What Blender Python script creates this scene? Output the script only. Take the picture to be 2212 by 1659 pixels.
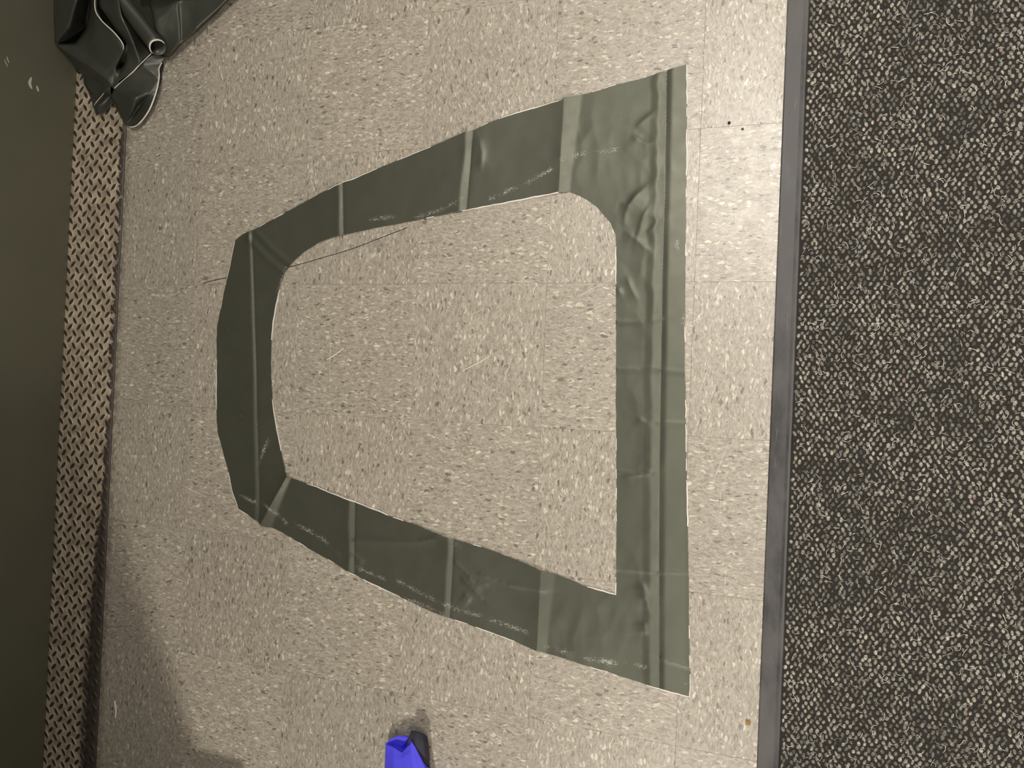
import bpy, bmesh, math, random
import numpy as np
from mathutils import Vector, Matrix, noise
from mathutils.geometry import delaunay_2d_cdt

for o in list(bpy.data.objects):
    bpy.data.objects.remove(o, do_unlink=True)
SC = bpy.context.scene
COL = SC.collection
random.seed(7)
RNG = np.random.default_rng(7)

# ------------------------------------------------------------------ camera
cam_d = bpy.data.cameras.new('camera')
cam_d.sensor_fit = 'HORIZONTAL'
cam_d.sensor_width = 36.0
cam_d.lens = 36.0 * 1661.0 / 2212.0
cam_d.clip_start = 0.05
cam = bpy.data.objects.new('camera', cam_d)
COL.objects.link(cam)
cam.location = (1.3903, -0.5353, 1.5492)
cam.rotation_euler = (0.02397, 0.33706, 0.04555)
SC.camera = cam

# ------------------------------------------------------------------ light
SC.view_settings.view_transform = 'Standard'
SC.view_settings.look = 'None'
SC.view_settings.gamma = 1.0
SC.view_settings.use_curve_mapping = False
SC.view_settings.exposure = 0.0
world = bpy.data.worlds.new('room_ambient')
SC.world = world
world.use_nodes = True
world.node_tree.nodes['Background'].inputs[0].default_value = (1.0, 0.96, 0.90, 1)
world.node_tree.nodes['Background'].inputs[1].default_value = 0.20


def lamp(name, loc, sx, sy, power, col, aim=None, spread=180):
    d = bpy.data.lights.new(name, 'AREA')
    d.shape = 'RECTANGLE'
    d.size, d.size_y, d.energy, d.color = sx, sy, power, col
    d.spread = math.radians(spread)          # narrower spread keeps light off the far left side
    o = bpy.data.objects.new(name, d)
    COL.objects.link(o)
    o.location = loc
    if aim is not None:
        o.rotation_euler = (Vector(aim) - Vector(loc)).to_track_quat('-Z', 'Y').to_euler()
    return o


lamp('ceiling_light_over_trim', (1.38, 0.59, 2.45), 0.26, 0.60, 28, (1.0, 0.95, 0.88), None, 125)
lamp('ceiling_light_behind', (1.10, -3.40, 2.45), 0.25, 0.25, 68, (1.0, 0.94, 0.85), (1.3, -0.8, 0))
lamp('fill_light_far', (1.1, 2.7, 2.45), 0.30, 1.10, 10, (1.0, 0.95, 0.87), (1.0, 0.0, 0))  # added fill that brightens the upper part of the floor
lamp('fill_light_over_carpet', (2.1, -1.0, 2.45), 0.30, 1.10, 15, (1.0, 0.95, 0.87), None, 105)  # added fill that brightens the right side, falling off to the left

# ------------------------------------------------------------------ helpers


def lin(r, g, b):
    f = lambda c: (c / 255 / 12.92) if c / 255 <= 0.04045 else ((c / 255 + 0.055) / 1.055) ** 2.4
    return (f(r), f(g), f(b), 1.0)


def tag(o, label=None, cat=None, group=None, kind=None):
    if label: o['label'] = label
    if cat: o['category'] = cat
    if group: o['group'] = group
    if kind: o['kind'] = kind
    return o


def mesh_obj(name, verts, faces, mat=None, parent=None, smooth=False, loc=None):
    me = bpy.data.meshes.new(name)
    me.from_pydata([tuple(v) for v in verts], [], [tuple(f) for f in faces])
    me.update()
    if smooth:
        me.polygons.foreach_set('use_smooth', [True] * len(me.polygons))
    if mat: me.materials.append(mat)
    o = bpy.data.objects.new(name, me)
    COL.objects.link(o)
    if parent: o.parent = parent
    if loc: o.location = loc
    return o


def empty(name, loc=(0, 0, 0)):
    o = bpy.data.objects.new(name, None)
    COL.objects.link(o)
    o.location = loc
    o.empty_display_size = 0.05
    return o


def box(x0, x1, y0, y1, z0, z1):
    v = [(x0, y0, z0), (x1, y0, z0), (x1, y1, z0), (x0, y1, z0), (x0, y0, z1), (x1, y0, z1), (x1, y1, z1), (x0, y1, z1)]
    f = [(3, 2, 1, 0), (4, 5, 6, 7), (0, 1, 5, 4), (1, 2, 6, 5), (2, 3, 7, 6), (3, 0, 4, 7)]
    return v, f


def tube(pts, rad, seg=6, closed=False):
    """swept tube along a poly-line"""
    P = [Vector(p) for p in pts]
    n = len(P)
    vs, fs = [], []
    for i, p in enumerate(P):
        if closed:
            t = (P[(i + 1) % n] - P[i - 1]).normalized()
        else:
            t = (P[min(i + 1, n - 1)] - P[max(i - 1, 0)]).normalized()
        u = t.cross(Vector((0, 0, 1)))
        if u.length < 1e-4: u = t.cross(Vector((0, 1, 0)))
        u.normalize()
        w = u.cross(t)
        r = rad[i] if isinstance(rad, (list, tuple)) else rad
        for k in range(seg):
            a = 2 * math.pi * k / seg
            vs.append(p + u * (math.cos(a) * r) + w * (math.sin(a) * r))
    m = n if closed else n - 1
    for i in range(m):
        for k in range(seg):
            a, b = i * seg + k, i * seg + (k + 1) % seg
            c, d = ((i + 1) % n) * seg + (k + 1) % seg, ((i + 1) % n) * seg + k
            fs.append((a, b, c, d))
    if not closed:
        fs.append(tuple(range(seg))[::-1])
        fs.append(tuple((n - 1) * seg + k for k in range(seg)))
    return vs, fs


def smooth_line(pts, n=6):
    """Catmull-Rom through the points"""
    P = [Vector(p) for p in pts]
    out = []
    for i in range(len(P) - 1):
        p0, p1, p2, p3 = P[max(i - 1, 0)], P[i], P[i + 1], P[min(i + 2, len(P) - 1)]
        for k in range(n):
            t = k / n
            out.append(0.5 * ((2 * p1) + (p2 - p0) * t + (2 * p0 - 5 * p1 + 4 * p2 - p3) * t * t + (3 * p1 - p0 - 3 * p2 + p3) * t ** 3))
    out.append(P[-1])
    return out


# node building ------------------------------------------------------
class NT:
    def __init__(self, name):
        self.m = bpy.data.materials.new(name)
        self.m.use_nodes = True
        self.t = self.m.node_tree
        self.b = self.t.nodes['Principled BSDF']

    def n(self, typ, **kw):
        nd = self.t.nodes.new(typ)
        for k, v in kw.items(): setattr(nd, k, v)
        return nd

    def link(self, a, b): self.t.links.new(a, b)

    def put(self, sock, v):
        if hasattr(v, 'is_linked') or hasattr(v, 'links'):
            self.t.links.new(v, sock)
        else:
            sock.default_value = v

    def math(self, op, a, b=0.0, c=None, clamp=False):
        nd = self.n('ShaderNodeMath', operation=op, use_clamp=clamp)
        self.put(nd.inputs[0], a); self.put(nd.inputs[1], b)
        if c is not None: self.put(nd.inputs[2], c)
        return nd.outputs[0]

    def vmath(self, op, a, b=(0, 0, 0)):
        nd = self.n('ShaderNodeVectorMath', operation=op)
        self.put(nd.inputs[0], a); self.put(nd.inputs[1], b)
        return nd.outputs[0]

    def coord(self, kind='Object'): return self.n('ShaderNodeTexCoord').outputs[kind]

    def pos(self): return self.n('ShaderNodeNewGeometry').outputs['Position']

    def noise(self, vec, scale, detail=2.0, rough=0.5, dist=0.0, out='Fac'):
        nd = self.n('ShaderNodeTexNoise')
        self.put(nd.inputs['Vector'], vec); self.put(nd.inputs['Scale'], scale)
        nd.inputs['Detail'].default_value = detail; nd.inputs['Roughness'].default_value = rough
        nd.inputs['Distortion'].default_value = dist
        return nd.outputs[out]

    def voro(self, vec, scale, feature='F1', rnd=1.0, dims='3D'):
        nd = self.n('ShaderNodeTexVoronoi', feature=feature, voronoi_dimensions=dims)
        self.put(nd.inputs['Vector'], vec); nd.inputs['Scale'].default_value = scale
        nd.inputs['Randomness'].default_value = rnd
        return nd

    def ramp(self, fac, a, b):
        nd = self.n('ShaderNodeMapRange')
        nd.interpolation_type = 'SMOOTHSTEP'
        self.put(nd.inputs[0], fac); nd.inputs[1].default_value = a; nd.inputs[2].default_value = b
        return nd.outputs[0]

    def mix(self, fac, a, b):
        nd = self.n('ShaderNodeMix', data_type='RGBA')
        self.put(nd.inputs[0], fac); self.put(nd.inputs[6], a); self.put(nd.inputs[7], b)
        return nd.outputs[2]

    def sep(self, v):
        return self.n('ShaderNodeSeparateXYZ').outputs if False else self._sep(v)

    def _sep(self, v):
        nd = self.n('ShaderNodeSeparateXYZ'); self.put(nd.inputs[0], v); return nd.outputs

    def bump(self, h, strength=0.3, dist=0.001):
        nd = self.n('ShaderNodeBump')
        nd.inputs['Strength'].default_value = strength; nd.inputs['Distance'].default_value = dist
        self.put(nd.inputs['Height'], h)
        self.link(nd.outputs[0], self.b.inputs['Normal'])

    def set(self, col=None, rough=None, spec=None, metal=None):
        if col is not None: self.put(self.b.inputs['Base Color'], col)
        if rough is not None: self.put(self.b.inputs['Roughness'], rough)
        if spec is not None: self.put(self.b.inputs['Specular IOR Level'], spec)
        if metal is not None: self.put(self.b.inputs['Metallic'], metal)
        return self.m

# ------------------------------------------------------------------ measured outlines (metres on the floor)
TARP_OUTER = [(1.187,0.1299),(1.1498,0.1224),(1.1056,0.1116),(1.0441,0.1022),(0.9958,0.0911),(0.9354,0.0828),(0.9306,0.0783),(0.8758,0.0691),(0.8135,0.0571),(0.7606,0.043),(0.7328,0.0308),(0.7176,0.0278),(0.6848,0.0178),(0.5954,-0.0105),(0.5027,-0.0388),(0.4336,-0.0619),(0.4104,-0.0672),(0.4008,-0.0721),(0.3577,-0.0875),(0.2826,-0.1195),(0.2054,-0.1536),(0.1687,-0.1704),(0.1595,-0.1747),(0.1327,-0.183),(0.1128,-0.1962),(0.0986,-0.2644),(0.0876,-0.3157),(0.0723,-0.3901),(0.0691,-0.4073),(0.0693,-0.436),(0.0751,-0.5389),(0.0803,-0.63),(0.0852,-0.6663),(0.0998,-0.7029),(0.124,-0.7636),(0.1375,-0.8077),(0.159,-0.8498),(0.1908,-0.8614),(0.2196,-0.8742),(0.2266,-0.8802),(0.2388,-0.8845),(0.2586,-0.8859),(0.2852,-0.8931),(0.351,-0.9201),(0.4276,-0.9471),(0.4862,-0.97),(0.5265,-0.9831),(0.6097,-1.0069),(0.6789,-1.0254),(0.7261,-1.0352),(0.8006,-1.0487),(0.8646,-1.0611),(0.927,-1.0752),(0.9876,-1.0832),(1.0661,-1.0945),(1.1233,-1.1029),(1.1828,-1.1115),(1.2426,-1.1177),(1.2422,-1.087),(1.2388,-1.0242),(1.2361,-0.9793),(1.2316,-0.8891),(1.2262,-0.7987),(1.2207,-0.7081),(1.2153,-0.6171),(1.21,-0.5075),(1.2071,-0.48),(1.2043,-0.3882),(1.2,-0.2594),(1.1958,-0.1116),(1.193,-0.0189)]
TARP_INNER = [(0.934,-0.1155),(0.9551,-0.1145),(0.9754,-0.1222),(0.9977,-0.1348),(1.0159,-0.148),(1.0322,-0.1658),(1.0465,-0.1835),(1.056,-0.2028),(1.0586,-0.2191),(1.0618,-0.2951),(1.0659,-0.3899),(1.0699,-0.4844),(1.0738,-0.5787),(1.0788,-0.6726),(1.0827,-0.7663),(1.0867,-0.8598),(1.0891,-0.9382),(1.0593,-0.9345),(1.0222,-0.9288),(0.9953,-0.9206),(0.9601,-0.9124),(0.9297,-0.9083),(0.909,-0.901),(0.8461,-0.8856),(0.7924,-0.8737),(0.7488,-0.8673),(0.7323,-0.864),(0.7212,-0.8641),(0.7044,-0.8598),(0.636,-0.8422),(0.5777,-0.8302),(0.518,-0.8149),(0.479,-0.8046),(0.4654,-0.8016),(0.4194,-0.7906),(0.3687,-0.7776),(0.3172,-0.7665),(0.2963,-0.7616),(0.2876,-0.7457),(0.2755,-0.7136),(0.2595,-0.6595),(0.2463,-0.6104),(0.238,-0.5553),(0.2323,-0.4999),(0.2306,-0.4443),(0.2322,-0.3997),(0.239,-0.3551),(0.2484,-0.3106),(0.2598,-0.2774),(0.2708,-0.2631),(0.2893,-0.2446),(0.3141,-0.2263),(0.3513,-0.2063),(0.3761,-0.1982),(0.4217,-0.1896),(0.4858,-0.1786),(0.6028,-0.1622),(0.7147,-0.1455),(0.7257,-0.1439),(0.822,-0.1295),(0.8945,-0.1197)]
LINE_LEFT = [(0.1582,-0.152),(0.1712,-0.2878),(0.1814,-0.4003),(0.191,-0.5011),(0.2005,-0.6238),(0.2106,-0.7348),(0.2163,-0.79),(0.2237,-0.9005)]
LINE_TOP_A = [(0.4072,-0.0519),(0.4187,-0.2036)]
LINE_TOP_B = [(0.7331,0.0481),(0.7282,-0.0585),(0.7231,-0.16)]
LINE_TOP_C = [(0.9368,0.0963),(0.9349,-0.0208),(0.9336,-0.1282)]
LINE_LOW_A = [(0.4782,-0.7899),(0.487,-0.9847)]
LINE_LOW_B = [(0.7285,-0.8543),(0.7276,-0.9503),(0.7258,-1.0513)]
LINE_LOW_C = [(0.93,-0.8918),(0.9294,-0.9935),(0.9287,-1.0904)]
LINE_RIGHT = [(1.1471,0.1433),(1.1509,-0.016),(1.1536,-0.1282),(1.1558,-0.2958),(1.1607,-0.4815),(1.1655,-0.6664),(1.1721,-0.8503),(1.1837,-1.1333)]
LINE_CORNER = [(0.301,-0.7524),(0.2616,-0.8194),(0.2194,-0.8953)]
LINE_VALLEY = [(0.167,-0.1884),(0.2164,-0.2322),(0.267,-0.2664)]
LINE_ARM = [(0.4834,-0.891),(0.5804,-0.883),(0.6434,-0.8774),(0.6879,-0.8635),(0.7294,-0.8734)]
LINES_SMALL = [[(1.0657,-0.387),(1.1122,-0.3874),(1.1565,-0.3795)],[(1.1579,-0.4816),(1.1855,-0.4844),(1.2127,-0.4854)],[(1.0786,-0.6914),(1.1202,-0.692),(1.1544,-0.6866)],[(1.0868,-0.886),(1.1514,-0.884),(1.2329,-0.8762)],[(1.0699,-0.4844),(1.1533,-0.4799)],[(1.1623,-0.588),(1.2212,-0.5866)],[(1.184,-1.0508),(1.2402,-1.0602)],[(0.7952,-0.9321),(0.8593,-0.9461),(0.9416,-0.9484)],[(0.7346,-0.9141),(0.763,-0.9359),(0.8068,-0.9526)],[(0.7526,-0.9472),(0.7975,-0.9816)]]
LINES_TUCK = [[(1.0882,0.0081),(1.1027,0.0222),(1.1155,0.0316),(1.1281,0.0419)],[(1.0839,-0.002),(1.0967,-0.0142),(1.1121,-0.0237),(1.1272,-0.0257)],[(1.0738,-0.1938),(1.0747,-0.1683),(1.0824,-0.1477),(1.1013,-0.1259),(1.1238,-0.1034)],[(1.0641,-0.1432),(1.0815,-0.1486),(1.101,-0.1183)],[(1.1178,-0.2073),(1.1324,-0.1984),(1.142,-0.1837),(1.1333,-0.1741)],[(1.0759,-0.1986),(1.1082,-0.2231),(1.1344,-0.2461)],[(1.0846,-0.2905),(1.0951,-0.3161),(1.1094,-0.3424)],[(1.0665,-0.3141),(1.0768,-0.333)],[(1.0981,-0.2294),(1.1127,-0.1734),(1.1256,-0.1457)],[(1.1163,-0.5765),(1.1374,-0.5893),(1.1502,-0.5858)],[(1.0875,-0.7002),(1.1249,-0.6917),(1.157,-0.6837)],[(1.1384,-0.905),(1.1466,-0.9226),(1.1503,-0.9452)],[(1.1428,-0.8999),(1.1534,-0.9309),(1.1565,-0.9628)],[(1.1481,-0.9825),(1.1548,-1.0092)],[(0.763,-0.9359),(0.7801,-0.9559),(0.8019,-0.9611)],[(0.7562,-0.9769),(0.7764,-0.9903)],[(0.7455,0.0167),(0.758,-0.0196),(0.7545,-0.0599)],[(0.475,-0.9174),(0.4939,-0.9311),(0.5123,-0.9396)]]
RUMPLES = [(1.1166,-0.0419,0.043),(1.0982,-0.1634,0.048),(1.1287,-0.1083,0.038),(1.1217,-0.2768,0.038),(1.117,-0.3893,0.033),(1.1232,-0.5388,0.038),(1.1425,-0.668,0.033),(1.1471,-0.8901,0.043),(1.1551,-0.9723,0.043),(1.0618,-0.9945,0.057),(0.991,-0.0244,0.057),(0.9957,-1.0418,0.048),(0.7526,-0.0193,0.029)]
SCUFFS = [[(0.779,-0.1217),(0.8209,-0.1055),(0.8622,-0.0905),(0.9126,-0.0665)],[(0.6025,-0.1559),(0.6699,-0.1397),(0.7135,-0.1189)],[(0.937,-0.0454),(0.9816,-0.0354),(1.0498,-0.033)],[(0.4847,-0.1572),(0.544,-0.1518)],[(0.5866,-1.0088),(0.6443,-1.0116),(0.7125,-1.0279)],[(0.5964,-0.9714),(0.6775,-0.9971),(0.7282,-1.0107)],[(0.7338,-1.0119),(0.8101,-1.0245),(0.905,-1.0406)],[(0.9467,-1.0635),(1.0266,-1.0752),(1.0939,-1.076)],[(1.1127,-1.073),(1.1593,-1.0731)],[(0.3227,-0.8686),(0.4002,-0.8987),(0.4513,-0.9306)],[(0.4889,-0.9528),(0.5613,-0.9704)],[(0.229,-0.8278),(0.2699,-0.8517),(0.297,-0.8711)],[(0.1612,-0.817),(0.2091,-0.8296)],[(0.2417,-0.3329),(0.2551,-0.2885),(0.2618,-0.2663)],[(0.2382,-0.3885),(0.2476,-0.344)],[(0.2106,-0.7348),(0.2341,-0.6776)],[(1.201,-0.3515),(1.2021,-0.425)],[(1.19,-0.2592),(1.1794,-0.222)],[(1.0614,0.0329),(1.0807,0.0286)],[(1.223,-1.0765),(1.2327,-1.0931)]]
BUNDLE = {'a0':(-0.4078,0.4631,0.1),'a1':(-0.4173,0.3754,0.086),'a2':(-0.4214,0.311,0.075),'b0':(-0.3641,0.4468,0.12),'b1':(-0.3678,0.3827,0.108),'c0':(-0.2751,0.4242,0.14),'c1':(-0.2855,0.3848,0.13),'c2':(-0.3465,0.3367,0.105),'d0':(-0.3813,0.5042,0.014),'d1':(-0.3794,0.4482,0.014),'d2':(-0.3865,0.3811,0.014),'d3':(-0.4138,0.3397,0.022),'d4':(-0.4157,0.326,0.045),'e0':(-0.3006,0.3974,0.075),'e1':(-0.3146,0.3459,0.072),'e2':(-0.33,0.3307,0.07),'e3':(-0.3615,0.3084,0.066),'f0':(-0.2666,0.3787,0.095),'f1':(-0.247,0.3458,0.093),'f2':(-0.2082,0.3122,0.088),'f3':(-0.1861,0.2858,0.082),'f4':(-0.1882,0.274,0.075),'g0':(-0.241,0.2406,0.05),'g1':(-0.2652,0.2406,0.056),'fz':(-0.2801,0.4483,0.095),'fy':(-0.2492,0.4363,0.11),'j1':(-0.3585,0.2736,0.068),'j2':(-0.3084,0.2435,0.062),'j3':(-0.2607,0.2116,0.05),'m0':(-0.424,0.3147,0.015),'m1':(-0.4225,0.2729,0.015),'m2':(-0.3905,0.2548,0.012),'m3':(-0.3822,0.2256,0.012),'m4':(-0.3008,0.2112,0.03),'n1':(-0.3657,0.2035,0.011),'n2':(-0.3491,0.1689,0.011),'n3':(-0.338,0.1446,0.011),'o1':(-0.2667,0.2025,0.038),'p1':(-0.3248,0.1711,0.026),'p2':(-0.2942,0.1893,0.032),'q1':(-0.2987,0.1942,0.0105),'r1':(-0.3038,0.1578,0.011),'r2':(-0.2876,0.176,0.011),'s0':(-0.2632,0.446,0.095),'s1':(-0.2707,0.3911,0.085),'s2':(-0.2457,0.3529,0.075),'s3':(-0.2094,0.3158,0.07),'s4':(-0.1974,0.2932,0.06),'s5':(-0.2024,0.2557,0.05),'s6':(-0.2405,0.2113,0.04),'t0':(-0.1891,0.4281,0.11),'t1':(-0.1759,0.3398,0.095),'t2':(-0.1534,0.2822,0.082),'t3':(-0.165,0.248,0.048),'u1':(-0.2081,0.3459,0.014),'u2':(-0.1916,0.3173,0.012),'u3':(-0.1482,0.2842,0.028),'v0':(-0.2665,0.2741,0.01),'x0':(-0.1403,0.2761,0.034),'x1':(-0.1679,0.2473,0.042),'x2':(-0.1909,0.2295,0.042),'x3':(-0.234,0.2059,0.04),'x4':(-0.2539,0.1954,0.038),'y0':(-0.1186,0.2773,0.012),'y1':(-0.126,0.2595,0.014),'y2':(-0.1311,0.2434,0.017),'y3':(-0.1277,0.2186,0.019),'y4':(-0.1346,0.1837,0.019),'y5':(-0.156,0.1428,0.016),'y6':(-0.183,0.1162,0.013),'y7':(-0.2046,0.1038,0.012),'y8':(-0.224,0.1032,0.011),'y9':(-0.2407,0.1159,0.009),'z1':(-0.2814,0.1806,0.02),'k0':(-0.2437,0.189,0.04),'k1':(-0.1689,0.1578,0.052),'k2':(-0.1488,0.1773,0.03),'h1':(-0.1947,0.1335,0.034),'h2':(-0.2019,0.1599,0.009),'h3':(-0.2282,0.1214,0.008),'A0':(-0.1239,0.2783,0.022),'A1':(-0.0998,0.2699,0.022),'A2':(-0.0089,0.3301,0.024),'A3':(0.0819,0.3892,0.026),'A4':(0.1479,0.4302,0.028),'B1':(-0.1123,0.2939,0.032),'B2':(-0.1118,0.3072,0.044),'B3':(-0.1119,0.3403,0.058),'B4':(-0.1207,0.3728,0.06),'C0':(-0.0544,0.3879,0.05),'C1':(-0.058,0.2991,0.028),'D0':(-0.0514,0.3893,0.044),'D1':(-0.0566,0.3033,0.0235),'E0':(0.01,0.4013,0.034),'E1':(0.0863,0.4387,0.028),'G0':(-0.1816,0.4214,0.01),'G1':(-0.0953,0.427,0.01),'G2':(-0.0156,0.4306,0.01),'G3':(0.0541,0.4709,0.008),'K0':(-0.139,0.4588,0.06),'K1':(-0.05,0.4465,0.06),'K2':(0.0069,0.4552,0.05),'X1':(-0.1182,0.2782,0.0015),'X2':(-0.0279,0.3404,0.0015),'X3':(0.0638,0.4013,0.0015),'X4':(0.1304,0.4465,0.0015),'X0':(-0.1455,0.2858,0.0015),'N0':(-0.225,0.4093,0.004),'N1':(-0.1947,0.3633,0.004),'N2':(-0.1616,0.3176,0.004),'N3':(-0.2143,0.4866,0.004),'M0':(-0.1777,0.3854,0.004)}
BUNDLE_FOOT = [(-0.424,0.5583),(-0.424,0.429),(-0.424,0.354),(-0.424,0.3258),(-0.424,0.2702),(-0.4026,0.2583),(-0.396,0.2315),(-0.3783,0.2088),(-0.3615,0.1739),(-0.3502,0.1482),(-0.3159,0.1628),(-0.2997,0.1835),(-0.2502,0.1185),(-0.2371,0.1078),(-0.2171,0.1088),(-0.1963,0.1217),(-0.1721,0.1499),(-0.1535,0.1927),(-0.148,0.252),(-0.1398,0.2667),(-0.1303,0.2837),(-0.147,0.3117),(-0.1635,0.3856),(-0.1585,0.505)]
CLOTH = {'L0':(0.5988,-1.3209,0.03),'B0':(0.6075,-1.3109,0.028),'B1':(0.6306,-1.2976,0.03),'B2':(0.6538,-1.2936,0.034),'I0':(0.6079,-1.3317,0.012),'I1':(0.6249,-1.342,0.004),'I2':(0.6363,-1.3312,0.005),'R0':(0.6236,-1.3208,0.038),'R1':(0.645,-1.3259,0.042),'R2':(0.6581,-1.3123,0.047),'R3':(0.672,-1.2955,0.05),'L1':(0.5968,-1.3473,0.026),'L2':(0.5953,-1.385,0.022),'L3':(0.594,-1.4675,0.01),'S0':(0.6255,-1.3388,0.042),'S1':(0.6476,-1.3366,0.046),'S2':(0.6728,-1.3133,0.052),'T1':(0.6782,-1.3059,0.046),'T2':(0.6976,-1.3383,0.042),'T3':(0.7255,-1.4289,0.02),'U0':(0.6281,-1.3714,0.044),'U1':(0.6556,-1.367,0.05),'U2':(0.6832,-1.3477,0.054),'V0':(0.6283,-1.45,0.02),'V1':(0.6541,-1.4464,0.022),'V2':(0.6904,-1.4375,0.024),'Z0':(0.5875,-1.3326,0.002),'Z1':(0.5866,-1.3596,0.002),'Z2':(0.5872,-1.3956,0.002),'Z3':(0.5947,-1.4764,0.002),'Z4':(0.6227,-1.4805,0.002),'Z5':(0.6477,-1.478,0.002),'Z6':(0.6844,-1.4668,0.002),'Z7':(0.7203,-1.4488,0.002),'Z8':(0.702,-1.3713,0.004),'Y0':(0.5969,-1.3222,0.003),'Y1':(0.6172,-1.3142,0.003),'Y2':(0.6422,-1.3095,0.003),'F0':(0.6629,-1.2771,0.036),'F1':(0.6794,-1.2753,0.038),'F2':(0.6892,-1.2824,0.028),'F3':(0.6937,-1.2926,0.018),'F4':(0.6611,-1.29,0.042),'F5':(0.6797,-1.2896,0.044),'F6':(0.6937,-1.2962,0.036),'F7':(0.6967,-1.3091,0.018),'F8':(0.6571,-1.3018,0.044),'F9':(0.6805,-1.3053,0.044),'F10':(0.6959,-1.3176,0.036),'F11':(0.7,-1.3305,0.018),'F12':(0.6664,-1.3243,0.036),'F13':(0.6883,-1.3408,0.034),'F14':(0.6977,-1.3476,0.03),'F15':(0.6991,-1.3555,0.016),'W0':(0.6486,-1.3002,0.003),'W1':(0.6633,-1.2994,0.003),'W2':(0.6779,-1.2997,0.003),'W3':(0.6844,-1.304,0.002),'W4':(0.6874,-1.3196,0.002),'W5':(0.6907,-1.3412,0.002),'W6':(0.6907,-1.3654,0.002)}
ROLL_AXIS = [(-0.2186,0.4347,0.105),(-0.1954,0.394,0.088),(-0.1586,0.3444,0.066),(-0.1104,0.2825,0.047)]
THREAD = [(0.0205,-0.3004),(0.0555,-0.2926),(0.093,-0.2871),(0.1853,-0.2744),(0.2708,-0.2631),(0.3658,-0.2415),(0.4394,-0.2234),(0.5108,-0.2005),(0.5804,-0.1782)]
# slivers
BITS = [[(-0.1989,-1.3759),(-0.1929,-1.3974),(-0.1931,-1.42)],[(0.3859,-0.4812),(0.4053,-0.471),(0.4304,-0.4532)],[(0.7302,-0.4962),(0.743,-0.4897),(0.7685,-0.4769),(0.7947,-0.4611)],[(-0.0103,-0.8085),(0.019,-0.8176),(0.0536,-0.8273)],[(0.6328,-1.01),(0.6358,-1.0004),(0.6365,-0.9921)]]
P_ring = (0.6287,0.3182)
P_crumb = (1.3531,-1.1481)
P_grit1 = (1.273,0.0066)
P_grit2 = (1.2987,-0.0071)
P_screw = (-0.2965,0.0791)
P_washer = (-0.2984,-0.6825)
P_hot = (1.3577,-0.0748)
WALL_SCUFFS = [[(0.2292,0.2009),(0.216,0.1943)],[(0.22,0.2064),(0.2056,0.1973)],[(0.2051,0.1332),(0.1881,0.1374),(0.1767,0.1304)],[(0.1897,0.1183),(0.1766,0.1124)]]
NEAR_X, NEAR_Y, LOW_BLOCK = 0.25, -1.80, (0.25, -1.56, 0.14)  # extents of the unseen shadow-casting blocks; NEAR_Y also ends the plate

# ------------------------------------------------------------------ materials


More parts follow.
